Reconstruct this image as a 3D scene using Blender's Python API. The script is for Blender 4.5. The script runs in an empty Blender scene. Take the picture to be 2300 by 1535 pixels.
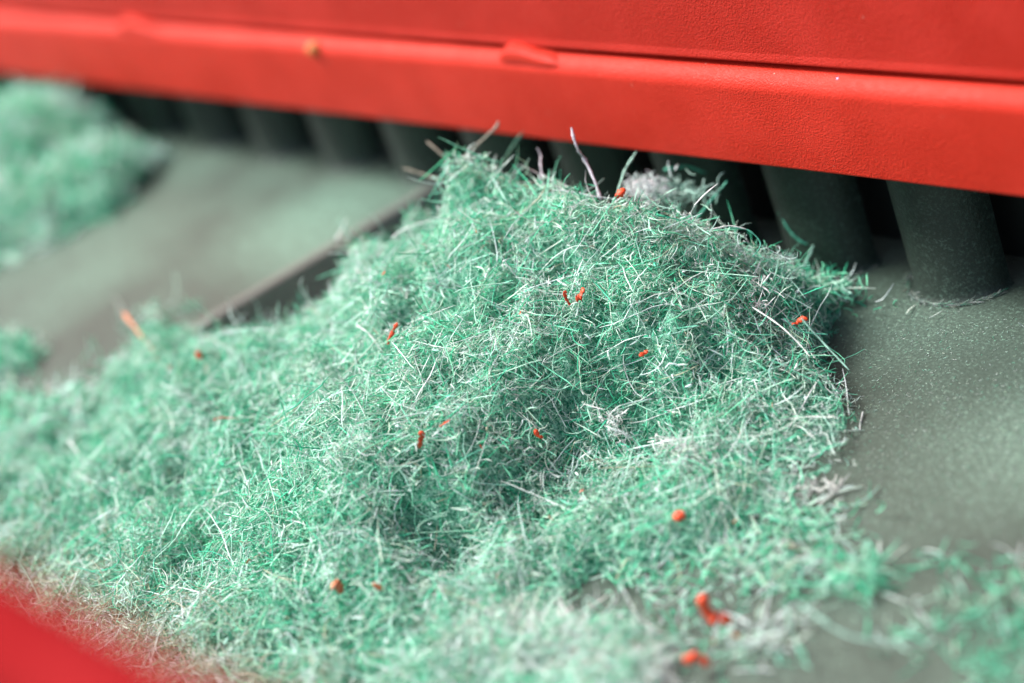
import bpy, bmesh, math, random
import numpy as np
from mathutils import Vector, Matrix

# ------------------------------------------------------------------ camera, world, sun, exposure
# 1 Blender unit = 1 cm (a macro photograph of a patch about 10 cm wide)
sc = bpy.context.scene
sc.unit_settings.system = 'METRIC'
sc.unit_settings.scale_length = 0.01
C = bpy.context.collection
F = 4500.0                                   # focal length in photo pixels (2300 wide)
Lv = np.array([-3950, 945, -4500.0]); X = -Lv / np.linalg.norm(Lv)
Dv = np.array([3180, -8070, -4500.0]); Dv /= np.linalg.norm(Dv); Z = -Dv
Z = Z - X * (Z @ X); Z /= np.linalg.norm(Z); Y = np.cross(Z, X)
ROT = np.array([X, Y, Z])                    # camera axes expressed in world
CAM = np.array([14.0, -11.0, 9.2])
cd = bpy.data.cameras.new('camera'); cam = bpy.data.objects.new('camera', cd); C.objects.link(cam)
M4 = Matrix.Identity(4)
for i in range(3):
    for j in range(3):
        M4[i][j] = ROT[i][j]
    M4[i][3] = CAM[i]
cam.matrix_world = M4
cd.sensor_width = 36.0; cd.lens = 36.0 * F / 2300.0
cd.clip_start = 0.1; cd.clip_end = 1000
cd.dof.use_dof = True; cd.dof.focus_distance = 17.3
cd.dof.aperture_fstop = (cd.lens * 1e-3) / 0.52      # aperture 0.52 cm wide
sc.camera = cam

SUN_EL, SUN_AZ = math.radians(55), math.radians(214)  # azimuth counted from +X towards +Y
w = bpy.data.worlds.new('World'); sc.world = w; w.use_nodes = True
nt = w.node_tree; bg = nt.nodes['Background']
sky = nt.nodes.new('ShaderNodeTexSky'); sky.sky_type = 'NISHITA'; sky.sun_disc = False
sky.sun_elevation = SUN_EL; sky.sun_rotation = math.pi / 2 - SUN_AZ
sky.air_density = 1.0; sky.dust_density = 4.0; sky.ozone_density = 1.0
nt.links.new(sky.outputs[0], bg.inputs[0]); bg.inputs[1].default_value = 0.15
sd = bpy.data.lights.new('sun', 'SUN'); sd.energy = 4.0; sd.angle = math.radians(19); sd.color = (1, .985, .95)
so = bpy.data.objects.new('sun', sd); C.objects.link(so)
sdir = Vector((math.cos(SUN_EL) * math.cos(SUN_AZ), math.cos(SUN_EL) * math.sin(SUN_AZ), math.sin(SUN_EL)))
so.rotation_euler = sdir.to_track_quat('Z', 'Y').to_euler()
so.location = sdir * 40
sc.view_settings.view_transform = 'Standard'; sc.view_settings.look = 'None'
sc.view_settings.exposure = 0.82; sc.view_settings.gamma = 1
sc.cycles.use_denoising = True
sc.cycles.max_bounces = 8; sc.cycles.diffuse_bounces = 6; sc.cycles.glossy_bounces = 3

rng = np.random.default_rng(7)
random.seed(7)

# ------------------------------------------------------------------ helpers
def ray(px, py):
    return ROT @ np.array([px - 1150, 767.5 - py, -F]) / F
def at(px, py, depth):                        # the place seen at a photo pixel, at that distance
    return CAM + ray(px, py) * depth
def onz(px, py, z=0.0):
    r = ray(px, py); return CAM + r * ((z - CAM[2]) / r[2])
def depth_of(p):
    return float(-(ROT.T @ (np.asarray(p) - CAM))[2])

def tag(o, label=None, cat=None, group=None, kind=None):
    if label: o['label'] = label
    if cat: o['category'] = cat
    if group: o['group'] = group
    if kind: o['kind'] = kind
    return o
def link(name, me, mats=(), parent=None):
    o = bpy.data.objects.new(name, me); C.objects.link(o)
    for m in mats:
        if m.name not in [x.name for x in me.materials if x]: me.materials.append(m)
    if parent: o.parent = parent
    return o
def empty(name, loc=(0, 0, 0)):
    o = bpy.data.objects.new(name, None); C.objects.link(o); o.location = loc; o.empty_display_size = .3
    return o
def smooth(me, ang=40):
    me.polygons.foreach_set('use_smooth', [True] * len(me.polygons))
    try:
        me.set_sharp_from_angle(angle=math.radians(ang))
    except Exception:
        pass
def extrude_x(name, prof, xs, mat, parent=None, ang=40, wob=0.0):
    """profile [(y,z)...] closed, swept along x stations, capped"""
    n = len(prof); V = []; Fc = []
    for k, x in enumerate(xs):
        for (y, z) in prof:
            V.append((x, y, z + wob * math.sin(x * 1.7 + 1) * .5))
    for k in range(len(xs) - 1):
        for i in range(n):
            j = (i + 1) % n
            Fc.append((k * n + i, (k + 1) * n + i, (k + 1) * n + j, k * n + j))
    Fc.append(tuple(range(n))); Fc.append(tuple((len(xs) - 1) * n + i for i in reversed(range(n))))
    me = bpy.data.meshes.new(name); me.from_pydata(V, [], Fc); me.update()
    bm = bmesh.new(); bm.from_mesh(me); bmesh.ops.recalc_face_normals(bm, faces=bm.faces); bm.to_mesh(me); bm.free()
    smooth(me, ang)
    return link(name, me, [mat], parent)
def rounded(pts, radii, seg=8):
    """round the corners of a closed polygon"""
    out = []; n = len(pts)
    for i in range(n):
        p = Vector(pts[i]); a = Vector(pts[i - 1]); b = Vector(pts[(i + 1) % n]); r = radii[i]
        if r <= 0: out.append(tuple(p)); continue
        u = (a - p).normalized(); v = (b - p).normalized()
        half = u.angle(v) / 2; t = r / math.tan(half)
        c = p + (u + v).normalized() * (r / math.sin(half))
        s = p + u * t; e = p + v * t
        a0 = math.atan2(s.y - c.y, s.x - c.x); a1 = math.atan2(e.y - c.y, e.x - c.x)
        d = (a1 - a0 + math.pi) % (2 * math.pi) - math.pi
        for k in range(seg + 1):
            q = a0 + d * k / seg
            out.append((c.x + r * math.cos(q), c.y + r * math.sin(q)))
    return out

# ------------------------------------------------------------------ materials
def newmat(name):
    m = bpy.data.materials.new(name); m.use_nodes = True
    b = m.node_tree.nodes['Principled BSDF']
    return m, m.node_tree.nodes, m.node_tree.links, b
def mixc(N, Lk, fac, a, b):
    n = N.new('ShaderNodeMix'); n.data_type = 'RGBA'
    for sock, v in ((n.inputs[0], fac), (n.inputs[6], a), (n.inputs[7], b)):
        if hasattr(v, 'links') or isinstance(v, bpy.types.NodeSocket): Lk.new(v, sock)
        elif isinstance(v, (int, float)): sock.default_value = v
        else: sock.default_value = (*v, 1)
    return n.outputs[2]
def noise(N, Lk, scale, detail=3, rough=.5, vec=None):
    n = N.new('ShaderNodeTexNoise'); n.inputs['Scale'].default_value = scale
    n.inputs['Detail'].default_value = detail; n.inputs['Roughness'].default_value = rough
    if vec is not None: Lk.new(vec, n.inputs['Vector'])
    return n.outputs['Fac']
def ramp(N, Lk, fac, lo, hi, a=0.0, b=1.0):
    n = N.new('ShaderNodeMapRange'); n.interpolation_type = 'SMOOTHSTEP'
    Lk.new(fac, n.inputs[0]); n.inputs[1].default_value = lo; n.inputs[2].default_value = hi
    n.inputs[3].default_value = a; n.inputs[4].default_value = b
    return n.outputs[0]
def mul(N, Lk, a, b, op='MULTIPLY'):
    n = N.new('ShaderNodeMath'); n.operation = op
    for s, v in ((n.inputs[0], a), (n.inputs[1], b)):
        if isinstance(v, (int, float)): s.default_value = v
        else: Lk.new(v, s)
    return n.outputs[0]
def bump(N, Lk, h, strength, dist, b):
    n = N.new('ShaderNodeBump'); n.inputs['Strength'].default_value = strength
    n.inputs['Distance'].default_value = dist
    Lk.new(h, n.inputs['Height']); Lk.new(n.outputs[0], b.inputs['Normal'])
def objco(N):
    return N.new('ShaderNodeTexCoord').outputs['Object']

def red_mat(name, col, grain=58.0, bs=.36, rough=.5):
    m, N, Lk, b = newmat(name)
    b.inputs['Specular IOR Level'].default_value = .2
    co = objco(N)
    n1 = noise(N, Lk, 1.2, 3, .55, co)
    c = mixc(N, Lk, ramp(N, Lk, n1, .35, .7), col, tuple(min(1, x * 1.14 + .004) for x in col))
    # pale dust specks lying on the paint
    v = N.new('ShaderNodeTexVoronoi'); v.inputs['Scale'].default_value = 7.0; Lk.new(co, v.inputs['Vector'])
    sp = ramp(N, Lk, v.outputs['Distance'], .035, .075, 1.0, 0.0)
    gate = ramp(N, Lk, noise(N, Lk, 3.3, 2, .5, co), .52, .66)
    c = mixc(N, Lk, mul(N, Lk, mul(N, Lk, sp, gate), .55), c, (.85, .55, .42))
    Lk.new(c, b.inputs['Base Color'])
    r = ramp(N, Lk, noise(N, Lk, 14, 3, .6, co), .3, .7, rough - .06, rough + .1)
    Lk.new(r, b.inputs['Roughness'])
    g = noise(N, Lk, grain, 2, .55, co)
    bump(N, Lk, g, bs, .035, b)
    return m
RED = red_mat('red_plastic', (.46, .022, .010))
RED2 = red_mat('red_plastic_panel', (.37, .016, .008), 56)
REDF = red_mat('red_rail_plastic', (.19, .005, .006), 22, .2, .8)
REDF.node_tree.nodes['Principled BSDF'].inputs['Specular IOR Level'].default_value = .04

def tray_mat(name, base, dust, dust_amt, patches=()):
    m, N, Lk, b = newmat(name)
    co = objco(N)
    n1 = noise(N, Lk, .55, 4, .55, co)
    big = ramp(N, Lk, n1, .32, .68, .25 * dust_amt, 1.0 * dust_amt)
    for (x, y, rx, ry, amt) in patches:       # settled dust drifts; a negative amount draws a darker streak
        mp = N.new('ShaderNodeMapping'); mp.vector_type = 'POINT'
        mp.inputs['Location'].default_value = (-x / rx, -y / ry, 0)
        mp.inputs['Scale'].default_value = (1 / rx, 1 / ry, 0)
        Lk.new(co, mp.inputs[0])
        ln = N.new('ShaderNodeVectorMath'); ln.operation = 'LENGTH'; Lk.new(mp.outputs[0], ln.inputs[0])
        p = ramp(N, Lk, ln.outputs['Value'], .1, 1.2, amt, 0.0)
        big = mul(N, Lk, big, p, 'ADD')
    # fine specks of dust
    f1 = ramp(N, Lk, noise(N, Lk, 34, 3, .75, co), .47, .66)
    f2 = ramp(N, Lk, noise(N, Lk, 12, 4, .6, co), .4, .66, .35, 1)
    fine = mul(N, Lk, mul(N, Lk, f1, f2), big)
    film = mul(N, Lk, big, .30)
    c = mixc(N, Lk, film, base, dust)
    c = mixc(N, Lk, mul(N, Lk, fine, 1.0), c, tuple(min(.8, x * 1.9) for x in dust))
    Lk.new(c, b.inputs['Base Color'])
    b.inputs['Roughness'].default_value = .5
    bump(N, Lk, noise(N, Lk, 30, 2, .6, co), .35, .02, b)
    return m
TRAY = tray_mat('tray_plastic', (.036, .052, .041), (.105, .17, .132), .62,
                [(5.4, -.9, 1.5, 1.2, .8), (3.2, .35, 1.6, .7, .3)])
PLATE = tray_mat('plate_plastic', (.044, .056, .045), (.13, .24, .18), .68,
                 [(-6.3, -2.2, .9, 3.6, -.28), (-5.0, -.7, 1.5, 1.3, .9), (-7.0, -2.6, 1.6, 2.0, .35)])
PLATE_EDGE = tray_mat('plate_edge_plastic', (.15, .15, .135), (.26, .30, .26), .35)  # colour lightened to offset the shade on the face turned from the sun
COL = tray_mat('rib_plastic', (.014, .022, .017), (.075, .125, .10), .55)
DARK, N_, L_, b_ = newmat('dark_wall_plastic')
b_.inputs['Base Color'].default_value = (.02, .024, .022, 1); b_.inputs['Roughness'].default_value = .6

def fibre_mat(name, trans=.15):
    m, N, Lk, b = newmat(name)
    a = N.new('ShaderNodeAttribute'); a.attribute_name = 'tint'
    Lk.new(a.outputs['Color'], b.inputs['Base Color'])
    b.inputs['Roughness'].default_value = .38
    b.inputs['Specular IOR Level'].default_value = .55
    tl = N.new('ShaderNodeBsdfTranslucent'); Lk.new(a.outputs['Color'], tl.inputs[0])
    mx = N.new('ShaderNodeMixShader'); mx.inputs[0].default_value = trans
    Lk.new(b.outputs[0], mx.inputs[1]); Lk.new(tl.outputs[0], mx.inputs[2])
    Lk.new(mx.outputs[0], N['Material Output'].inputs[0])
    return m
FIB = fibre_mat('fibre')
CORE, N_, L_, b_ = newmat('matted_fluff')
co_ = objco(N_)
c_ = mixc(N_, L_, ramp(N_, L_, noise(N_, L_, 24, 6, .8, co_), .42, .58), (.01, .26, .14), (.38, .80, .60))  # same fluff, coloured darker: shade of the hollows put into the colour
L_.new(c_, b_.inputs['Base Color']); b_.inputs['Roughness'].default_value = .9
bump(N_, L_, noise(N_, L_, 16, 5, .75, co_), 1.0, .12, b_)
def plain(name, col, rough=.5, bs=.4):
    m, N, Lk, b = newmat(name); co = objco(N)
    c = mixc(N, Lk, ramp(N, Lk, noise(N, Lk, 18, 4, .6, co), .3, .7), tuple(x * .62 for x in col), col)
    Lk.new(c, b.inputs['Base Color']); b.inputs['Roughness'].default_value = rough
    bump(N, Lk, noise(N, Lk, 45, 3, .6, co), bs, .02, b)
    return m
ORANGE = plain('orange_plastic', (.80, .085, .02)); ORANGE_DULL = plain('dull_orange_plastic', (.62, .20, .08))
BROWN = plain('brown_plastic', (.40, .16, .09))
GREYTAN = plain('grey_strand', (.30, .27, .21)); WHITE = plain('white_strand', (.74, .80, .77))
LILAC = plain('lilac_strand', (.58, .56, .62))
GREEN = plain('green_strand', (.10, .50, .34)); MINT = plain('mint_strand', (.36, .66, .54))
YELLOW = plain('yellow_glint', (.78, .27, .07)); BLUE = plain('blue_crumb', (.25, .45, .85)); PEACH = plain('peach_strand', (.72, .26, .13))
DKGREEN = plain('dark_green_strand', (.05, .22, .15))

# ------------------------------------------------------------------ the tray floor and raised plate
me = bpy.data.meshes.new('floor')
me.from_pydata([(-60, -40, 0), (60, -40, 0), (60, 1.6, 0), (-60, 1.6, 0)], [], [(0, 1, 2, 3)])
tag(link('floor', me, [TRAY]), kind='structure')

PH = .42                                      # height of the raised plate
def edge_x(y): return -3.93 - .18 * (.3 - y)
ys = [1.55, .8, .4, 0, -.5, -1, -1.6, -2.2, -3, -4, -5.5, -7, -9, -14, -39]
V = []; Fc = []
prof = [(-56, PH), (-.10, PH), (-.055, PH - .006), (-.025, PH - .022), (-.005, PH - .05), (0, PH - .09), (.05, .05), (.07, .002), (.11, -.04)]
np_ = len(prof)
for y in ys:
    for (dx, z) in prof: V.append((edge_x(y) + dx, y, z))
for k in range(len(ys) - 1):
    for i in range(np_ - 1):
        Fc.append((k * np_ + i, (k + 1) * np_ + i, (k + 1) * np_ + i + 1, k * np_ + i + 1))
me = bpy.data.meshes.new('raised_plate'); me.from_pydata(V, [], Fc); me.update(); smooth(me, 60)
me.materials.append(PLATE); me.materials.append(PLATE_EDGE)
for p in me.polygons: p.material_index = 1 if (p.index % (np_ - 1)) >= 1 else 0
tag(link('raised_plate', me), kind='structure')

# ------------------------------------------------------------------ ribbed wall under the red housing
wall = empty('ribbed_wall', (0, 1.2, 0))
tag(wall, 'dark grey-green ribbed plastic wall in the shadow under the red housing', 'wall')
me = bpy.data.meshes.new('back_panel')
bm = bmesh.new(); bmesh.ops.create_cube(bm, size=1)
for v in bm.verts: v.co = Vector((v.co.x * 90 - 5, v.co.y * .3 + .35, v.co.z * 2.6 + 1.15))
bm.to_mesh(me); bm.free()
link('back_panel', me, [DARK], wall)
RC = .48; PITCH = 1.49
def rib_mesh(z0, name):
    V = []; Fc = []; n = 28; zs = [z0 - .03, z0 + .0, z0 + .02, z0 + .05, z0 + .10, z0 + .3, .9, 1.3, 1.8]
    fl = [.05, .04, .022, .008, 0, 0, 0, 0, 0]
    for z, f in zip(zs, fl):
        for k in range(n + 1):
            a = math.pi + math.pi * k / n
            r = RC + f
            V.append((r * math.cos(a), .96 * r * math.sin(a), z))
    for j in range(len(zs) - 1):
        for k in range(n):
            Fc.append((j * (n + 1) + k, j * (n + 1) + k + 1, (j + 1) * (n + 1) + k + 1, (j + 1) * (n + 1) + k))
    # close the back so the rib is a solid
    for j in range(len(zs) - 1):
        Fc.append((j * (n + 1) + n, j * (n + 1), (j + 1) * (n + 1), (j + 1) * (n + 1) + n))
    me = bpy.data.meshes.new(name); me.from_pydata(V, [], Fc); me.update()
    smooth(me, 50); me.materials.append(COL)
    return me
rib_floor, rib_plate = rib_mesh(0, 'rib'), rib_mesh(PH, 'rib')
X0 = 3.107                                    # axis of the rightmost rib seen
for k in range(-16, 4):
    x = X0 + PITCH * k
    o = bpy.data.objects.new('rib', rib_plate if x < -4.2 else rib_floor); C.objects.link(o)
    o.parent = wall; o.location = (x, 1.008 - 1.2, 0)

# ------------------------------------------------------------------ red housing: lower rail, tabs, upper panel
house = empty('red_housing', (0, .1, 1.5))
tag(house, 'red plastic housing with a rounded lower rail and textured upper panel behind the pile', 'housing')
YF = .075; Z0 = 1.525; Z1 = 2.455
xs = list(np.linspace(-40, 20, 61))
prof = rounded([(YF + .04, Z0), (YF - .005, Z1), (.62, Z1 + .07), (.62, Z0 + .02)], [.035, .17, 0, 0], 10)
prof = [(y - .1, z - 1.5) for y, z in prof]
extrude_x('lower_rail', prof, xs, RED, house, 40)
# upper panel: its foot curls in, leaving a dark seam over the rail
prof2 = rounded([(YF + .11, Z1 + .075), (YF + .135, Z1 + .17), (YF + .30, 12.0), (YF + .9, 12.0), (YF + .9, Z1 + .075)], [.03, .05, 0, 0, 0], 6)
prof2 = [(y - .1, z - 1.5) for y, z in prof2]
extrude_x('upper_panel', prof2, xs, RED2, house, 50)
def tab(x):
    bm = bmesh.new()
    bmesh.ops.create_cube(bm, size=1)
    bmesh.ops.subdivide_edges(bm, edges=bm.edges, cuts=5, use_grid_fill=True)
    for v in bm.verts:
        a, b, c = v.co
        t = a + .5                                            # 0 left .. 1 right
        top = .19 - .05 * t - .035 * (1 if t > .55 else 0)
        e = min(1, (.5 - abs(a)) / .12)                         # rounded ends
        e = math.sqrt(max(0, 1 - (1 - e) ** 2)) * .75 + .25
        z = (c + .5) * top * e - .06
        y = b * .32 * (0.86 + .14 * e)
        if c > .3: y *= .8
        v.co = Vector((a * .92, y, z + .012 * math.sin(7 * t + 2 * b)))
    me = bpy.data.meshes.new('tab'); bm.to_mesh(me); bm.free(); smooth(me, 70); me.materials.append(RED)
    o = link('tab', me, [], house); o.location = (x, YF + .165 - .1, Z1 + .0 - 1.5)
    m = o.modifiers.new('round', 'SUBSURF'); m.levels = 2; m.render_levels = 2
    return o
tab(-.83); tab(-.83 - 5 * PITCH)

# ------------------------------------------------------------------ red rail in the foreground
rail = extrude_x('red_rail', rounded([(-.35, -2.2), (-.35, 0), (.12, 0), (.12, -2.2)], [.05, .16, .16, .05], 10),
                 list(np.linspace(-22, 22, 30)), REDF, None, 40)
rail.location = (8, -9.08, 5.50)
tag(rail, 'blurred red rail crossing the lower left corner close to the lens', 'rail')

# ------------------------------------------------------------------ height of the fluff
CP = [  # photo pixel and height in cm above the tray where the heap's skin is seen
 (1150,378,1.98),(1240,388,1.93),(1330,425,1.83),(1450,480,1.6),(1600,525,1.26),(1720,600,.85),(1820,655,.42),(1050,385,1.93),
 (985,410,1.8),(950,500,1.52),(900,555,1.36),(830,555,1.32),(745,560,1.26),(705,640,1.05),(640,700,.95),(520,740,.88),(400,745,.86),(320,745,.84),(270,840,.64),(215,950,.44),(120,995,.38),(0,1015,.36),
 (1150,500,1.75),(1300,520,1.65),(1450,560,1.42),(1600,620,1.1),(1720,680,.74),
 (1150,620,1.52),(1300,640,1.42),(1450,680,1.15),(1600,740,.82),(1750,790,.42),
 (1100,740,1.32),(1250,760,1.2),(1400,800,.9),(1550,860,.58),(1700,900,.34),
 (1050,860,1.15),(1200,880,.92),(1350,930,.5),(1500,970,.34),(1700,1000,.24),(1830,980,.15),
 (1000,980,.95),(1130,1000,.74),(1280,1050,.3),(1450,1080,.28),(1650,1090,.18),
 (900,1080,.85),(1050,1120,.58),(1200,1160,.2),(1400,1160,.25),
 (850,1180,.66),(1000,1240,.18),(1100,1290,.22),(1300,1250,.2),(1500,1230,.12),
 (1000,620,1.48),(900,680,1.34),(850,790,1.2),(850,930,1.02),(760,680,1.2),(700,800,1.08),(700,930,.92),(700,1080,.76),(700,1200,.58),
 (560,840,.92),(520,960,.76),(500,1100,.58),(420,860,.78),(320,950,.58),(300,1080,.5),(150,1100,.46),(0,1130,.42),(180,1250,.3),(0,1300,.25),
 (560,1300,.44),(400,1200,.46),(350,1320,.36),(650,1450,.36),(850,1400,.3),(500,1520,.3),(800,1530,.3),(1000,1480,.28),(1150,1400,.2),
 (1200,1480,.24),(1400,1480,.18),(1350,1535,.22),(1650,1180,.1),
 (1900,640,0),(1900,740,0),(1880,850,0),(1950,960,0),(1910,1090,0),(1790,1190,0),(1700,1300,.02),(1500,1330,.03),(1330,1330,.06),(1250,1370,.07),
 (1560,1430,.03),(1600,1535,.0),(2000,1200,0),(2150,1000,0),(2250,800,0),(2200,1400,0),(2050,700,0),
]
P = np.array([[*onz(a, b, z)[:2], z] for a, b, z in CP])
back = []
for (x, y, z) in P[:22]:                       # the far side of the crest falls away, unseen
    b0 = .34 if x < -2.5 else 0
    back += [[x - .84 * .9, y + .55 * .9, b0 + (z - b0) * .35], [x - .84 * 1.7, y + .55 * 1.7, b0 - .05]]
P = np.vstack([P, [b for b in back if b[1] < 1.0]])
P = np.vstack([P, [[-9, 0, .3], [-9, -4, .3], [-9, -8, .3], [-4, -9, .2], [0, -9, .2], [4, -9, .2], [7, -7, 0], [2, 1, 0], [3.5, 1, 0], [-1, 1, .2]]])
Kd = np.exp(-np.sqrt(((P[:, None, :2] - P[None, :, :2]) ** 2).sum(-1) + .02) / 3.0)
Wt = np.linalg.solve(Kd + np.eye(len(P)) * .04, P[:, 2] - .3)
# value noise, smooth, tabulated
_tab = rng.random((64, 64))
def vnoise(x, y, s, o=0):
    u = x * s + 13.7 + o * 7.3; v = y * s + 41.1 + o * 3.1
    i = np.floor(u).astype(int); j = np.floor(v).astype(int); a = u - i; b = v - j
    a = a * a * (3 - 2 * a); b = b * b * (3 - 2 * b)
    g = lambda p, q: _tab[p % 64, q % 64]
    return (g(i, j) * (1 - a) + g(i + 1, j) * a) * (1 - b) + (g(i, j + 1) * (1 - a) + g(i + 1, j + 1) * a) * b - .5
def hraw(x, y):
    x = np.asarray(x, float); y = np.asarray(y, float)
    d = np.sqrt((x[..., None] - P[:, 0]) ** 2 + (y[..., None] - P[:, 1]) ** 2 + .02)
    return np.exp(-d / 3.0) @ Wt + .3
GX, GY = np.linspace(-9, 7, 321), np.linspace(-9, 1.2, 205)
G = hraw(*np.meshgrid(GX, GY, indexing='ij'))
GXX, GYY = np.meshgrid(GX, GY, indexing='ij')
# the heap's outline as the photograph shows it: nothing of the heap may stand outside
OUT = np.array([(-500, 1010), (0, 1000), (120, 975), (225, 955), (275, 855), (325, 745), (400, 752), (500, 800), (560, 790), (665, 770), (750, 710), (785, 640), (800, 595), (840, 590), (925, 590), (980, 530), (995, 450),
 (1000, 400), (1060, 388), (1150, 376), (1240, 384), (1330, 420), (1450, 474), (1590, 512), (1650, 555), (1740, 595), (1820, 650), (1870, 690), (1850, 740), (1850, 840), (1905, 900), (1945, 970), (1880, 1070), (1740, 1145),
 (1640, 1205), (1500, 1262), (1400, 1298), (1300, 1310), (1290, 1370), (1460, 1400), (1490, 1440), (1480, 1700), (1400, 2600), (-900, 2600), (-900, 1010)], float)
def inside(px, py):
    r = np.zeros(px.shape, bool); j = len(OUT) - 1
    for i in range(len(OUT)):
        (xi, yi), (xj, yj) = OUT[i], OUT[j]
        if yi != yj:
            r ^= ((yi > py) != (yj > py)) & (px < (xj - xi) * (py - yi) / (yj - yi) + xi)
        j = i
    return r
def photo(x, y, z):
    c = (np.stack([x, y, z], -1) - CAM) @ ROT
    return 1150 + F * c[..., 0] / -c[..., 2], 767.5 - F * c[..., 1] / -c[..., 2]
HULL = np.zeros_like(G); alive = np.ones_like(G, bool)
BZ = np.where(GXX < edge_x(GYY), PH, 0.0)
for z in np.arange(0, 2.5, .04):
    alive &= inside(*photo(GXX, GYY, np.full_like(G, z))) | (z < BZ)
    HULL = np.where(alive, z, HULL)
def slump(G, n):
    for it in range(n):
        Gs = G.copy()
        Gs[1:-1, 1:-1] = (G[1:-1, 1:-1] * 4 + G[:-2, 1:-1] + G[2:, 1:-1] + G[1:-1, :-2] + G[1:-1, 2:]) / 8
        G = Gs
    return G
G = slump(G, 36)
G = np.minimum(G + .05, HULL)
for it in range(5):                            # let it slump
    Gs = G.copy()
    Gs[1:-1, 1:-1] = (G[1:-1, 1:-1] * 4 + G[:-2, 1:-1] + G[2:, 1:-1] + G[1:-1, :-2] + G[1:-1, 2:]) / 8
    G = Gs
for (px, py, z, rad, dp) in [(1290, 1000, .4, .2, .14), (1010, 1235, .35, .30, .28), (930, 1190, .45, .16, .12), (1450, 990, .4, .2, .14), (1140, 1130, .4, .22, .2), (1760, 700, .6, .14, .1), (300, 1180, .4, .14, .12), (1400, 860, .7, .22, .2), (1270, 720, 1.2, .2, .16), (380, 1150, .4, .25, .16), (1680, 960, .3, .25, .1), (1560, 640, 1.1, .22, .15), (640, 960, .85, .3, .12)]:
    c = onz(px, py, z)
    G = G - dp * np.exp(-((GXX - c[0]) ** 2 + (GYY - c[1]) ** 2) / rad ** 2)
lump = vnoise(GXX, GYY, 1.1, 1) * .24 + vnoise(GXX, GYY, 2.6, 2) * .30 + vnoise(GXX, GYY, 5.2, 3) * .30 + vnoise(GXX, GYY, 9.5, 4) * .15 - .55 * np.clip(vnoise(GXX, GYY, 3.4, 6) - .18, 0, 1)
G = np.where(G > 0, G + lump * np.clip(G / .6, 0, 1), G)
G = np.where(G < BZ + .05, -.3, G)
def height(x, y):
    x = np.asarray(x, float); y = np.asarray(y, float)
    u = np.clip((x + 9) / .05, 0, 319.999); v = np.clip((y + 9) / .05, 0, 203.999)
    i = u.astype(int); j = v.astype(int); a = u - i; b = v - j
    return (G[i, j] * (1 - a) + G[i + 1, j] * a) * (1 - b) + (G[i, j + 1] * (1 - a) + G[i + 1, j + 1] * a) * b
def base_z(x, y):
    return np.where(np.asarray(x) < edge_x(np.asarray(y)), PH, 0.0)
def hit(px, py, lift=0.05):
    """where a photo ray meets the fluff or the tray"""
    r = ray(px, py)
    for t in np.arange(13, 34, .02):
        p = CAM + r * t
        if p[2] <= max(float(height(p[0], p[1])), float(base_z(p[0], p[1]))) + lift: return p
    return p

# ------------------------------------------------------------------ fibres: many thin curved tubes in one mesh
PAL = np.array([(.76, .95, .85), (.52, .90, .71), (.23, .79, .52), (.075, .66, .38), (.012, .42, .23), (.50, .72, .55), (.52, .52, .38), (.88, .96, .87)])
def tubes(starts, dirs, length, rad, nseg, curl, tint, sides=3, lie=0.0):
    n = len(starts); k = nseg + 1
    if lie:                                   # fibres lie mostly along the skin of the heap
        x, y = starts[:, 0], starts[:, 1]
        nn = np.stack([-(height(x + .12, y) - height(x - .12, y)) / .24, -(height(x, y + .12) - height(x, y - .12)) / .24, np.ones(n)], 1)
        nn[:, :2] = np.clip(nn[:, :2], -2, 2)
        nn /= np.linalg.norm(nn, axis=1)[:, None]
        dirs = dirs - nn * (dirs * nn).sum(1)[:, None] * lie
        dirs /= np.linalg.norm(dirs, axis=1)[:, None]
        starts = starts - dirs * length[:, None] * .45
    axis = rng.normal(size=(n, 3)); axis /= np.linalg.norm(axis, axis=1)[:, None]
    d = dirs.copy(); pts = np.zeros((n, k, 3)); pts[:, 0] = starts
    ang = curl * rng.normal(.6, .7, n) / nseg
    step = (length / nseg)[:, None]
    D = np.zeros((n, k, 3)); D[:, 0] = d
    for s in range(1, k):
        a = (ang + rng.normal(0, .18, n) * np.minimum(curl, 2) / 1.5)[:, None]
        c, sn = np.cos(a), np.sin(a)
        d = d * c + np.cross(axis, d) * sn + axis * (axis * d).sum(1)[:, None] * (1 - c)
        d /= np.linalg.norm(d, axis=1)[:, None]
        pts[:, s] = pts[:, s - 1] + d * step; D[:, s] = d
    return skin(pts, D, rad, tint, sides)
def skin(pts, D, rad, tint, sides=3):
    n, k, _ = pts.shape
    ref = rng.normal(size=(n, 1, 3)); u = np.cross(D, ref); u /= np.linalg.norm(u, axis=2)[..., None] + 1e-9
    v = np.cross(D, u)
    prof = np.ones(k); prof[0] = .55; prof[-1] = .4
    r = (rad[:, None] * prof[None, :] * rng.uniform(.75, 1.2, (n, k)))[..., None]
    flat = rng.uniform(.5, 1, (n, 1, 1))
    ring = []
    for s in range(sides):
        a = 2 * math.pi * s / sides
        ring.append(pts + u * math.cos(a) * r + v * math.sin(a) * r * flat)
    V = np.stack(ring, axis=2).reshape(-1, 3)                    # n,k,sides
    i = np.arange(n)[:, None, None] * k * sides; j = np.arange(k - 1)[None, :, None] * sides; s = np.arange(sides)[None, None, :]
    s2 = (s + 1) % sides
    q = np.stack([i + j + s, i + j + s2, i + j + sides + s2, i + j + sides + s], -1).reshape(-1, 4)
    col = np.repeat(tint, k * sides, axis=0)
    return V, q, col
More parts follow.
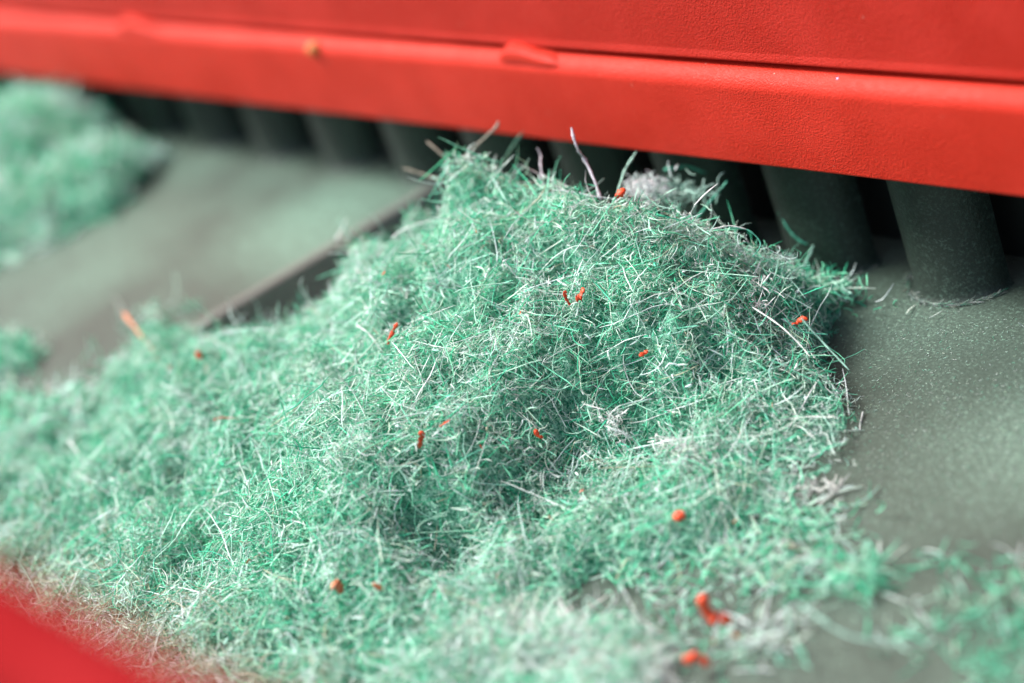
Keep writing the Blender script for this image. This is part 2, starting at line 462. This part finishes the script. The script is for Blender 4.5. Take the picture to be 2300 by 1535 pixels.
def build_fibres(name, packs, mats, extra=None):
    Vs, Qs, Cs = [], [], []; off = 0; midx = []
    for V, q, c in packs:
        Vs.append(V); Qs.append(q + off); Cs.append(c); off += len(V); midx.append(np.zeros(len(q), int))
    if extra is not None:
        V, q = extra; Vs.append(V); Qs.append(q + off); Cs.append(np.tile([.1, .5, .35], (len(V), 1))); midx.append(np.ones(len(q), int))
    V = np.concatenate(Vs); Q = np.concatenate(Qs); Cc = np.concatenate(Cs); mi = np.concatenate(midx)
    me = bpy.data.meshes.new(name)
    me.vertices.add(len(V)); me.vertices.foreach_set('co', V.astype(np.float32).ravel())
    me.loops.add(len(Q) * 4); me.loops.foreach_set('vertex_index', Q.astype(np.int32).ravel())
    me.polygons.add(len(Q)); me.polygons.foreach_set('loop_start', np.arange(0, len(Q) * 4, 4, dtype=np.int32))
    me.polygons.foreach_set('loop_total', np.full(len(Q), 4, np.int32))
    me.polygons.foreach_set('material_index', mi.astype(np.int32))
    me.polygons.foreach_set('use_smooth', np.ones(len(Q), bool))
    at_ = me.attributes.new('tint', 'FLOAT_COLOR', 'POINT')
    at_.data.foreach_set('color', np.hstack([Cc, np.ones((len(Cc), 1))]).astype(np.float32).ravel())
    me.update(); me.validate()
    return link(name, me, mats)

def rand_dirs(n, flat=.6):
    d = rng.normal(size=(n, 3)); d[:, 2] *= flat; return d / np.linalg.norm(d, axis=1)[:, None]
def pick_tint(n, w, jitter=.12):
    w = np.asarray(w, float)
    if w.ndim == 1: w = np.tile(w, (n, 1))
    cw = np.cumsum(w / w.sum(1)[:, None], 1); r = rng.random((n, 1))
    idx = (r > cw).sum(1).clip(0, len(PAL) - 1)
    t = PAL[idx] * rng.uniform(1 - jitter * 1.6, 1 + jitter, (n, 1)) * rng.uniform(1 - jitter * .5, 1 + jitter * .5, (n, 3))
    return np.clip(t, .01, .92)
WG = np.array([.25, .23, .24, .17, .07, .03, .01]); WW = np.array([.68, .20, .05, .02, .0, .04, .01]); WD = np.array([.08, .16, .28, .28, .15, .04, .01])

def cover(area_n, xr, yr, thr=.035):
    """points over the heap"""
    out = []
    while sum(map(len, out)) < area_n:
        x = rng.uniform(*xr, 40000); y = rng.uniform(*yr, 40000)
        h = height(x, y); ok = (h > thr) & (rng.random(40000) < np.clip(((h - base_z(x, y)) / .22) ** 1.3, .06, 1))
        ok &= y < .42
        # leave out what the camera's frame never shows
        c = (np.stack([x, y, h], 1) - CAM) @ ROT
        px = 1150 + F * c[:, 0] / -c[:, 2]; py = 767.5 - F * c[:, 1] / -c[:, 2]
        ok &= (px > -420) & (px < 2700) & (py < 1900)
        out.append(np.stack([x[ok], y[ok], h[ok]], 1))
    return np.concatenate(out)[:area_n]

# mound under the loose fibres
nx, ny = 321, 205
ok = (G > .10)
ZG = np.where(G > .03, G - .13, -.2)
VV = np.stack([GXX, GYY, ZG], -1).reshape(-1, 3)
ii, jj = np.meshgrid(np.arange(nx - 1), np.arange(ny - 1), indexing='ij')
m_ = (G[:-1, :-1] > .13) & (GYY[:-1, :-1] < .3)
ii, jj = ii[m_], jj[m_]
QQ = np.stack([ii * ny + jj, (ii + 1) * ny + jj, (ii + 1) * ny + jj + 1, ii * ny + jj + 1], -1)
used = np.unique(QQ); remap = -np.ones(nx * ny, int); remap[used] = np.arange(len(used))
core = (VV[used], remap[QQ])

packs = []
# tufts: clusters of short curly fluff, each with its own tint bias and lift
NT = 7800
tc = cover(NT, (-8, 6), (-8.6, .5))
tb = rng.random(NT) + vnoise(tc[:, 0], tc[:, 1], 1.6, 5) * .9 ; tlift = rng.normal(0, .06, NT)
per = 13
idx = np.repeat(np.arange(NT), per); n = len(idx)
st = tc[idx] + rng.normal(0, .055, (n, 3)) * [1, 1, .8]; st[:, 2] = height(st[:, 0], st[:, 1]) + tlift[idx] + rng.normal(-.025, .06, n)
st[:, 2] = np.maximum(st[:, 2], base_z(st[:, 0], st[:, 1]) + .008)
WB = np.array([.22, .10, .06, .04, .01, .25, .32])
wts = np.where((tb[idx] > .74)[:, None], WW, np.where((tb[idx] < .37)[:, None], WD, WG))
wts = np.where((st[:, 1] < -5.75 + rng.normal(0, .22, n))[:, None], WB, wts)
packs.append(tubes(st, rand_dirs(n, .8), rng.uniform(.04, .17, n), rng.uniform(.0032, .0060, n), 3, 4.2, pick_tint(n, wts), lie=.45))
# medium fibres
n = 11000; s = cover(n, (-8, 6), (-8.6, .5)); s[:, 2] += rng.normal(.01, .05, n); s[:, 2] = np.maximum(s[:, 2], base_z(s[:, 0], s[:, 1]) + .01)
packs.append(tubes(s, rand_dirs(n, .6), rng.uniform(.2, .5, n), rng.uniform(.0038, .007, n), 5, 1.5, pick_tint(n, np.where((s[:, 1] < -5.75 + rng.normal(0, .22, n))[:, None], WB, WG)), lie=.6))
# long stiff hairs
n = 1900; s = cover(n, (-8, 6), (-8.6, .4)); s[:, 2] += rng.uniform(-.02, .09, n)
packs.append(tubes(s, rand_dirs(n, .5), rng.uniform(.35, .85, n), rng.uniform(.0045, .007, n), 7, 1.4, pick_tint(n, np.array([.45, .2, .14, .12, .05, .03, .01])), lie=.75))
# crumbs
n = 22000; s = cover(n, (-8, 6), (-8.6, .5)); s[:, 2] += rng.normal(0, .035, n); s[:, 2] = np.maximum(s[:, 2], base_z(s[:, 0], s[:, 1]) + .01)
packs.append(tubes(s, rand_dirs(n, .9), rng.uniform(.02, .07, n), rng.uniform(.0038, .0085, n), 1, 1.6, pick_tint(n, np.array([.42, .28, .14, .07, .01, .07, .01]))))
# pale flat shavings
n = 3600; s = cover(n, (-8, 6), (-8.6, .5)); s[:, 2] += rng.uniform(-.02, .06, n); s[:, 2] = np.maximum(s[:, 2], base_z(s[:, 0], s[:, 1]) + .012)
packs.append(tubes(s, rand_dirs(n, .7), rng.uniform(.05, .15, n), rng.uniform(.006, .013, n), 3, 3.0, pick_tint(n, np.array([.6, .22, .06, .03, 0, .07, .02])), 4, .5))
pile = build_fibres('fibre_pile', packs, [FIB, CORE], core)
tag(pile, 'tall heap of mint green and white plastic fibres in sharp focus on the tray', 'fibre heap', kind='stuff')

WP = np.array([.16, .10, .02, .0, .0, .02, .0, .70])
# ------------------------------------------------------------------ loose scatter on the tray
def scatter(blobs, name, label, cat, rmin=.0045, rmax=.009):
    pk = []
    for (px, py, sx, sy, cnt, wt, zl) in blobs:
        c = onz(px, py, 0)
        x = c[0] + rng.normal(0, sx, cnt); y = c[1] + rng.normal(0, sy, cnt)
        ok = y < .40; x, y = x[ok], y[ok]; cnt = len(x)
        z = base_z(x, y) + rng.uniform(.008, .02 + zl, cnt)
        pk.append(tubes(np.stack([x, y, z], 1), rand_dirs(cnt, .25), rng.uniform(.06, .34, cnt), rng.uniform(rmin, rmax, cnt), 4, 2.4, pick_tint(cnt, wt)))
    return tag(build_fibres(name, pk, [FIB]), label, cat, kind='stuff')
scatter([(1850, 1280, .25, .10, 110, WG, .10), (1930, 1320, .14, .12, 120, WD, .16), (1700, 1300, .35, .12, 150, WG, .05), (1560, 1450, .3, .12, 90, WG, .06),
         (1720, 1440, .15, .1, 90, WW, .12), (1450, 1310, .4, .12, 200, WG, .05), (1650, 1240, .35, .12, 240, WG, .06), (1750, 1180, .2, .12, 130, WG, .06), (2020, 1450, .3, .1, 22, WG, .04),
          (1800, 1180, .35, .2, 160, WG, .04)],
        'fibre_scatter', 'thin scatter of green and white fibres on the grey tray in front of the heap', 'fibre scatter')
scatter([(1180, 1470, .25, .12, 1500, WP, .2), (1300, 1485, .25, .12, 1400, WP, .2), (1400, 1525, .2, .1, 900, WP, .18), (1080, 1490, .25, .14, 1100, WP, .24), (1000, 1420, .2, .1, 350, WP, .25)],
        'fibre_mat', 'pale cream white patch of fine fluff at the bottom centre of the picture', 'fibre mat', .003, .0075)
scatter([(2260, 1330, .15, .18, 55, WD, .12), (2300, 1430, .16, .16, 75, WD, .10), (2140, 1400, .14, .14, 40, WG, .08), (2230, 1520, .25, .08, 50, WD, .05), (2130, 1270, .08, .05, 16, WD, .1)],
        'fibre_tuft', 'blurred dark green fibre tuft at the lower right edge of the tray', 'fibre tuft')
scatter([(1850, 675, .2, .17, 560, WD * .6 + WG * .4, .24), (1920, 640, .3, .15, 160, WD, .08), (2060, 670, .9, .12, 45, WG, .02), (1800, 560, .12, .1, 120, WD, .6)],
        'fibre_drift', 'small drift of green fibres at the foot of the ribs, right of the heap', 'fibre drift')
# fine pale fluff caught round the feet of the two nearest ribs
pk = []
for k_, cnt, z_ in ((0, 230, 0.0), (-1, 90, 0.0)):
    t_ = rng.uniform(math.pi * 1.02, math.pi * 1.9, cnt); rr_ = RC + .05 + np.abs(rng.normal(0, .018, cnt))
    st_ = np.stack([X0 + PITCH * k_ + rr_ * np.cos(t_), 1.008 + .96 * rr_ * np.sin(t_), rng.uniform(.006, .035, cnt)], 1)
    dr_ = np.stack([-np.sin(t_), np.cos(t_), rng.normal(0, .1, cnt)], 1) + rng.normal(0, .25, (cnt, 3)) * [1, 1, .3]
    dr_ /= np.linalg.norm(dr_, axis=1)[:, None]
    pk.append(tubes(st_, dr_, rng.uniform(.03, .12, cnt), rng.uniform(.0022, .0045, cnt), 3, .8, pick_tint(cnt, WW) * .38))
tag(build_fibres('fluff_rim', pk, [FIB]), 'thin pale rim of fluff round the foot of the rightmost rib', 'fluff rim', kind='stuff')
# grains of dust on the open tray
n = 5200; a = onz(2080, 900); x = rng.normal(a[0] + .3, 1.5, n); y = rng.normal(a[1], 1.3, n); z = np.full(n, .006)
keep = (height(x, y) < .05) & (y < .5)
x, y, z = x[keep], y[keep], z[keep]; n = len(x)
dust = build_fibres('dust', [tubes(np.stack([x, y, z], 1), rand_dirs(n, .05), rng.uniform(.008, .028, n), rng.uniform(.002, .0052, n), 1, .1, pick_tint(n, np.array([.4, .3, .1, 0, 0, .2, 0])) * .75)], [FIB])
tag(dust, 'fine pale dust grains on the dark tray right of the heap', 'dust', kind='stuff')

# ------------------------------------------------------------------ far heaps, out of focus, on the raised plate
def heap(name, lumps, label, n, base=PH, w=WG, thin=1.0):
    pk = []; Vc = []; Qc = []; off = 0
    tot = sum(l[3] * l[4] for l in lumps)
    for (cx, cy, h, rx, ry) in lumps:
        m = int(n * rx * ry / tot)
        r = np.sqrt(rng.random(m)); a = rng.uniform(0, 2 * math.pi, m)
        r *= 1 + .15 * np.sin(3 * a + cx)
        zz = h * np.clip(1 - r ** 2, 0, 1) ** .75
        x = cx + rx * r * np.cos(a); y = cy + ry * r * np.sin(a)
        z = base + np.maximum(.02, zz + vnoise(x, y, 1.6, 8) * .24 * np.clip(zz, 0, .8) + rng.normal(0, .05, m))
        pk.append(tubes(np.stack([x, y, z], 1), rand_dirs(m, .8), rng.uniform(.1, .34, m), rng.uniform(.008, .018, m) * thin, 3, 2, pick_tint(m, np.where((vnoise(x, y, 1.7, 9) + .25 * vnoise(x, y, 6, 9) > .06)[:, None], WW * .6 + w * .4, w * .45 + WD * .55))))
        # matted middle
        K, R = 20, 8
        for i in range(R + 1):
            for k in range(K):
                q = i / R; t = 2 * math.pi * k / K; rr = q * (1 + .15 * math.sin(3 * t + cx))
                X_, Y_ = cx + .93 * rx * rr * math.cos(t), cy + .93 * ry * rr * math.sin(t)
                Vc.append((X_, Y_, base - .05 + .93 * h * max(0, 1 - q * q) ** .75 + float(vnoise(np.array(X_), np.array(Y_), 1.6, 8)) * .3 * min(.8, h * (1 - q))))
        for i in range(R):
            for k in range(K):
                Qc.append((off + i * K + k, off + i * K + (k + 1) % K, off + (i + 1) * K + (k + 1) % K, off + (i + 1) * K + k))
        off += (R + 1) * K
    o = build_fibres(name, pk, [FIB, CORE], (np.array(Vc, float), np.array(Qc)))
    return tag(o, label, 'fibre heap', kind='stuff')
def L3(px, py, z): p = onz(px, py, z); return p[0], p[1]
heap('fibre_pile', [(*L3(60, 330, .9), 1.1, 1.7, 1.2), (*L3(180, 400, .7), .6, 1.0, 1.1), (*L3(20, 470, .6), .6, 1.5, .9), (*L3(60, 230, 1.2), .8, 1.6, .7), (*L3(-60, 560, .4), .3, 1.2, .7)],
     'blurred mint green fibre heap at the upper left, far along the raised plate', 11000, w=np.array([.34, .36, .22, .04, .0, .03, .01]))
heap('fibre_clump', [(*L3(-10, 830, .4), .10, .6, .5), (*L3(150, 935, .4), .10, .45, .35), (*L3(20, 950, .4), .14, .7, .35)],
     'small blurred fibre clump on the raised plate beside the left end of the main heap', 1500)

# ------------------------------------------------------------------ single strands and flakes one can point at
def strand(name, pts, r, mat, label, cat='strand', group=None, knots=0, taper=.6, flat=1.0, jag=.12, up=0):
    """a bent strand through photo points (px, py, distance)"""
    pp = [np.array(at(p[0], p[1], p[2] - up)) for p in pts]
    o0 = pp[0]; pp = [p - o0 for p in pp]
    # Catmull-Rom
    Q = []
    ext = [2 * pp[0] - pp[1]] + pp + [2 * pp[-1] - pp[-2]]
    for i in range(1, len(ext) - 2):
        for t in np.linspace(0, 1, 8, endpoint=False):
            a, b, c, d = ext[i - 1], ext[i], ext[i + 1], ext[i + 2]
            Q.append(.5 * ((2 * b) + (-a + c) * t + (2 * a - 5 * b + 4 * c - d) * t * t + (-a + 3 * b - 3 * c + d) * t ** 3))
    Q.append(pp[-1]); Q = np.array(Q); k = len(Q)
    Q += np.vstack([np.zeros((1, 3)), np.cumsum(rng.normal(0, r * jag * .8, (k - 1, 3)), 0)])
    T = np.gradient(Q, axis=0); T /= np.linalg.norm(T, axis=1)[:, None]
    sides = 8; V = []; Fc = []
    u = np.cross(T[0], [.3, .2, .9]); u /= np.linalg.norm(u)
    for i in range(k):
        u = u - T[i] * (u @ T[i]); u /= np.linalg.norm(u); v = np.cross(T[i], u)
        s = i / (k - 1)
        rr = r * (1 - (1 - taper) * s) * (1 + .18 * math.sin(i * 1.3 + r * 900)) * rng.uniform(1 - jag, 1 + jag)
        if knots: rr *= 1 + .7 * max(0, math.sin(i * .9 * knots)) ** 6
        if i in (0, k - 1): rr *= .55
        for q in range(sides):
            a = 2 * math.pi * q / sides
            V.append(Q[i] + u * math.cos(a) * rr + v * math.sin(a) * rr * flat)
    for i in range(k - 1):
        for q in range(sides):
            q2 = (q + 1) % sides
            Fc.append((i * sides + q, i * sides + q2, (i + 1) * sides + q2, (i + 1) * sides + q))
    Fc.append(tuple(reversed(range(sides)))); Fc.append(tuple((k - 1) * sides + q for q in range(sides)))
    me = bpy.data.meshes.new(name); me.from_pydata([tuple(v) for v in V], [], Fc); me.update(); smooth(me, 80)
    o = link(name, me, [mat]); o.location = o0
    return tag(o, label, cat, group)
G1 = 'loose strands standing out of the heap'
S = lambda *a, **k: strand('loose_strand', *a, group=G1, **k)
S([(1025, 380, 19.3), (1070, 328, 19.2), (1112, 288, 19.1), (1119, 272, 19.1)], .011, GREYTAN, 'longest grey-tan strand on top of the heap, leaning right over the red rail edge', knots=.5, taper=1.1)
S([(1032, 390, 19.3), (995, 350, 19.3), (957, 318, 19.4)], .010, GREYTAN, 'short bent grey strand at the heap top, leaning left', taper=.9)
S([(1000, 408, 19.4), (950, 390, 19.5), (905, 378, 19.6)], .011, GREYTAN, 'thin tan strand pointing left from the top left shoulder of the heap')
S([(1350, 450, 18.1), (1335, 405, 18.15), (1312, 360, 18.2), (1294, 332, 18.1), (1280, 288, 18.1)], .013, LILAC, 'knotted grey strand standing before the red rail, above the heap peak', knots=.55, taper=.8)
S([(1105, 410, 19.0), (1128, 372, 19.2), (1148, 332, 19.5), (1172, 297, 19.6)], .014, DKGREEN, 'short grey-green strand rising beside the longest tan strand', taper=.8)
S([(1365, 480, 18.1), (1385, 440, 18.2), (1404, 385, 18.4), (1430, 344, 18.5)], .014, MINT, 'pale straight strand rising by the white lilac tuft', taper=.8)
S([(880, 536, 19.2), (912, 514, 19.1), (968, 497, 19.0)], .011, WHITE, 'white strand arching over the left notch of the heap')
S([(1545, 520, 18.2), (1572, 482, 18.5), (1602, 444, 18.6), (1634, 405, 18.6)], .017, GREEN, 'thick straight green strand pointing up right against the dark ribs')
S([(1492, 382, 19.0), (1535, 374, 19.1), (1588, 388, 19.2)], .019, GREEN, 'thick blurred green strand lying level above the lilac tuft')
S([(1222, 420, 18.6), (1214, 372, 18.7), (1214, 352, 18.8), (1207, 335, 18.8)], .010, LILAC, 'short lilac strand standing straight up on the heap peak')
S([(1635, 512, 17.6), (1680, 517, 17.6), (1708, 548, 17.6), (1690, 578, 17.6)], .009, GREEN, 'green strand looping at the right shoulder of the heap')
S([(1600, 515, 17.5), (1640, 508, 17.5), (1676, 515, 17.5)], .008, WHITE, 'thin pale strand lying level under the orange tipped strand')
S([(755, 540, 20.3), (768, 515, 20.4), (777, 492, 20.4)], .013, WHITE, 'pale blurred strand standing on the left shoulder of the heap')
S([(235, 910, 20.6), (250, 855, 20.8), (283, 788, 21.0)], .016, WHITE, 'long pale blurred strand leaning at the far left side of the heap')
S([(1690, 690, 17.2), (1755, 735, 17.0), (1800, 778, 16.9), (1818, 800, 16.8)], .008, WHITE, 'long white strand running down the right flank of the heap')
S([(1800, 715, 16.9), (1850, 770, 16.9), (1907, 832, 16.8)], .010, MINT, 'pale green strand reaching right over the tray beside the orange fleck')
S([(1760, 715, 17.0), (1800, 745, 17.0), (1860, 752, 17.0)], .007, GREEN, 'hair thin green strand reaching right over the shadow on the tray')
S([(1930, 988, 16.75), (1970, 984, 16.7), (2016, 982, 16.65)], .008, DKGREEN, 'dark green straight fibre lying flat on the tray right of the heap')
S([(1938, 925, 16.8), (1932, 965, 16.65), (1936, 1028, 16.4)], .008, WHITE, 'thin white fibre upright at the right tip of the heap')
S([(1748, 470, 18.9), (1775, 520, 18.85), (1805, 545, 18.8), (1832, 548, 18.8)], .015, GREEN, 'blurred green strand bending along the rib right of the heap')
S([(1830, 545, 18.8), (1815, 580, 18.7), (1795, 612, 18.6)], .015, MINT, 'blurred mint strand slanting down from the bent strand at the rib')
S([(1868, 632, 18.4), (1890, 648, 18.3), (1915, 660, 18.2)], .016, MINT, 'short pale fibre on the tray before the dark gap between two ribs')
S([(1790, 1350, 14.35), (1880, 1415, 14.1), (1960, 1440, 14.0), (2085, 1448, 13.9)], .009, MINT, 'long blurred pale green strand lying on the tray at lower right')
S([(800, 730, 18.2), (830, 750, 18.1), (860, 790, 18.0)], .009, WHITE, 'white strand bent down the middle of the left slope')
S([(868, 705, 18.6), (900, 722, 18.5), (905, 742, 18.4)], .007, DKGREEN, 'dark hair above the upright orange flake')
S([(155, 990, 20.1), (185, 1030, 19.8), (215, 1070, 19.6)], .013, WHITE, 'white strand lying on the low left end of the heap')
S([(1375, 500, 17.8), (1470, 465, 17.7), (1485, 452, 17.7)], .007, DKGREEN, 'dark green hair crossing the crest below the orange crumb')
S([(1770, 1215, 15.7), (1810, 1240, 15.5), (1850, 1255, 15.4)], .012, GREYTAN, 'dull grey strand on the tray at the lower right of the heap')

def flake(pts, r, mat, label, cat='flake', fat=0, **k):
    k['knots'] = 0
    """orange shaving lying on the fluff, through photo points"""
    q = [hit(a, b, .16) for a, b in pts]
    d = np.mean([depth_of(p) for p in q])
    o = strand('orange_flake', [(a, b, d - .02 + .03 * i) for i, (a, b) in enumerate(pts)], r * (1.15 if fat else .85), mat, label, cat, 'orange flakes caught in the fibres', flat=.8 if fat else .35, jag=.26, up=.05 if fat else 0, **k)
    return o
flake([(1312, 648), (1300, 668), (1286, 678)], .034, ORANGE, 'largest orange shaving in the heap, right arm of a V at its centre', knots=.8, taper=.9)
flake([(1268, 655), (1272, 672), (1284, 688)], .026, ORANGE, 'left arm of the orange V at the centre of the heap', knots=.8)
flake([(892, 725), (880, 748), (872, 770)], .023, ORANGE, 'upright ribbed orange flake on the left slope of the heap', knots=.9)
flake([(1808, 712), (1798, 728), (1786, 745)], .034, ORANGE, 'bright orange flake on the right flank above the shadow', knots=.6, taper=.4)
flake([(1440, 802), (1455, 795), (1470, 790)], .026, ORANGE, 'orange flake in the middle of the right face of the heap', knots=.8)
flake([(946, 968), (940, 988), (936, 1006)], .032, ORANGE, 'upright orange flake near the centre of the lower slope', knots=.4)
flake([(1200, 966), (1220, 975)], .024, ORANGE, fat=1, label='small orange flake just above the dark hollow of the heap', taper=.4)
flake([(1527, 1155), (1528, 1172)], .036, ORANGE, fat=1, label='round orange red crumb low on the right front of the heap', taper=1)
flake([(748, 1308), (762, 1325)], .036, ORANGE_DULL, fat=1, label='dull orange crumb low on the front of the heap', taper=.8)
flake([(838, 1315), (848, 1330)], .026, ORANGE_DULL, fat=1, label='small brownish crumb right of the dull orange crumb')
flake([(1580, 1335), (1592, 1365), (1605, 1375), (1618, 1392)], .034, ORANGE, fat=1, label='largest blurred orange flake on the tray in front of the heap', taper=1.2)
flake([(1540, 1485), (1560, 1470), (1582, 1476)], .034, ORANGE, fat=1, label='blurred orange crumb nearest the bottom edge', taper=.8)
flake([(1602, 1438), (1604, 1452)], .022, ORANGE_DULL, 'faint orange crumb between the two largest blurred ones')
flake([(1648, 1428), (1660, 1432)], .022, ORANGE, 'small blurred orange crumb right of the largest flake')
flake([(1386, 442), (1402, 432)], .034, ORANGE, fat=1, label='orange crumb on the crest below the lilac tuft')
flake([(1068, 515), (1074, 525)], .018, ORANGE_DULL, 'tiny orange speck on the upper left face of the heap')
flake([(445, 795), (450, 805)], .030, ORANGE, fat=1, label='blurred red orange speck on the far left part of the heap')
flake([(1232, 1158), (1240, 1170)], .016, ORANGE_DULL, 'small orange sliver inside the lower dark hollow')
flake([(988, 958), (1012, 944)], .011, ORANGE, 'thin orange splinter right of the upright lower flake')
flake([(478, 944), (510, 940), (543, 943)], .016, BROWN, 'straight brown splinter lying level on the left slope', taper=.9)
flake([(380, 822), (386, 832)], .022, ORANGE_DULL, 'pale orange speck below the orange twig')
flake([(1006, 596), (1010, 604)], .010, ORANGE, 'pin sized orange speck on the upper middle of the heap')
flake([(1078, 1000), (1082, 1008)], .012, ORANGE, 'tiny red orange grain right of the lower upright flake')
flake([(1636, 488), (1640, 518)], .007, ORANGE, 'orange needle standing on the right shoulder crest')
strand('orange_twig', [(278, 702, 20.95), (300, 728, 20.8), (335, 770, 20.55), (362, 805, 20.35), (384, 832, 20.2)], .019, PEACH,
       'thick blurred orange twig sticking out of the far left heap end', 'twig', knots=.4, taper=.8)
for a_, b_2, m_2, l_ in (
        (655, 855, ORANGE_DULL, 'tiny rust shred on the left slope, up and right of the brown splinter'),
        (865, 610, ORANGE, 'tiny orange shred just below the left notch of the crest'),
        (1120, 1290, BROWN, 'tiny brown shred at the lower lip of the dark lower hollow'),
        (1420, 985, BROWN, 'tiny brown shred in the hollow beside the tangled white tuft'),
        (1735, 905, ORANGE_DULL, 'tiny rust shred on the right flank, below the white shredded tuft'),
        (560, 1255, ORANGE_DULL, 'tiny rust shred on the low left front, left of both dull crumbs'),
        (1170, 700, ORANGE, 'tiny orange shred a little left of and below the orange V'),
        (1655, 1165, BROWN, 'tiny brown shred on the thin right skirt of the heap'),
        (980, 1385, ORANGE_DULL, 'tiny blurred rust shred above the pale cream patch'),
        (1600, 640, ORANGE_DULL, 'tiny rust shred high on the right face under the shoulder'),
        (720, 980, BROWN, 'tiny brown shred right of the level brown splinter, on the lower slope'),
        (1310, 1100, ORANGE, 'tiny orange shred below the tangled white tuft')):
    flake([(a_, b_2), (a_ + random.uniform(-9, 9), b_2 + random.uniform(5, 12))], random.uniform(.009, .015), m_2, l_)
# a crumb on the red housing, and a glint modelled as a coloured speck
def crumb(name, p, r, mat, label, cat='crumb'):
    bm = bmesh.new(); bmesh.ops.create_icosphere(bm, subdivisions=2, radius=r)
    for v in bm.verts: v.co *= random.uniform(.8, 1.2)
    me = bpy.data.meshes.new(name); bm.to_mesh(me); bm.free(); smooth(me, 60)
    o = link(name, me, [mat]); o.location = p; return tag(o, label, cat)
r_ = ray(705, 110); crumb('yellow_glint', CAM + r_ * ((YF - .0 - CAM[1]) / r_[1]), .08, YELLOW, 'blurred yellow glint on the top edge of the red rail, modelled as a speck')
r_ = ray(1882, 178); crumb('blue_crumb', CAM + r_ * ((YF + .1 - CAM[1]) / r_[1]), .014, BLUE, 'tiny blue white crumb in the dark seam above the rail')
# lilac tuft behind the crest
def tuft(name, px, py, d, rad, n, cols, label, rr=(.006, .012), sq=(1, 1, .6)):
    n = int(n * .6); c = at(px, py, d); sub = rng.normal(0, rad * 1.1, (7, 3)); st = sub[rng.integers(0, 7, n)] + rng.normal(0, rad * .6, (n, 3)); st *= sq
    t = np.array(cols)[rng.integers(0, len(cols), n)] * rng.uniform(.8, 1.1, (n, 1))
    o = build_fibres(name, [tubes(st, rand_dirs(n, .8), rng.uniform(.05, .2, n), rng.uniform(*rr, n) * .85, 4, 2.6, np.clip(t, 0, .92))], [FIB])
    o.location = c; return tag(o, label, 'tuft', kind='stuff')
tuft('fibre_tuft', 1450, 415, 18.9, .10, 300, [(.90, .88, .94), (.85, .88, .9), (.7, .84, .8)], 'pale lilac tuft behind the crest of the heap', sq=(1.3, .8, .6))
tuft('fibre_tuft', 1540, 440, 18.9, .11, 300, [(.35, .62, .52), (.5, .7, .62), (.3, .5, .42)], 'blurred grey-green tuft right of the lilac tuft', sq=(1.9, .8, .8))
tuft('fibre_tuft', 1515, 1022, float(depth_of(hit(1515, 1022))) - .02, .055, 260, [(.88, .92, .9)], 'brightest white tuft low on the right front of the heap', (.005, .009), (1.5, 1, .7))
tuft('fibre_tuft', 1700, 690, float(depth_of(hit(1700, 690))), .06, 160, [(.88, .9, .88)], 'white shredded tuft on the right flank below the shoulder', (.006, .012), (1.2, 1, .9))
tuft('fibre_tuft', 1840, 1098, float(depth_of(hit(1830, 1098))), .045, 110, [(.78, .82, .78)], 'curled white tuft at the lower right edge of the heap', (.006, .010), (1.6, 1, .3))
tuft('fibre_tuft', 1385, 968, float(depth_of(hit(1385, 968))) - .1, .04, 110, [(.85, .92, .89)], 'white tangled tuft hanging at the dark hollow', (.005, .009), (1.2, 1, 1))
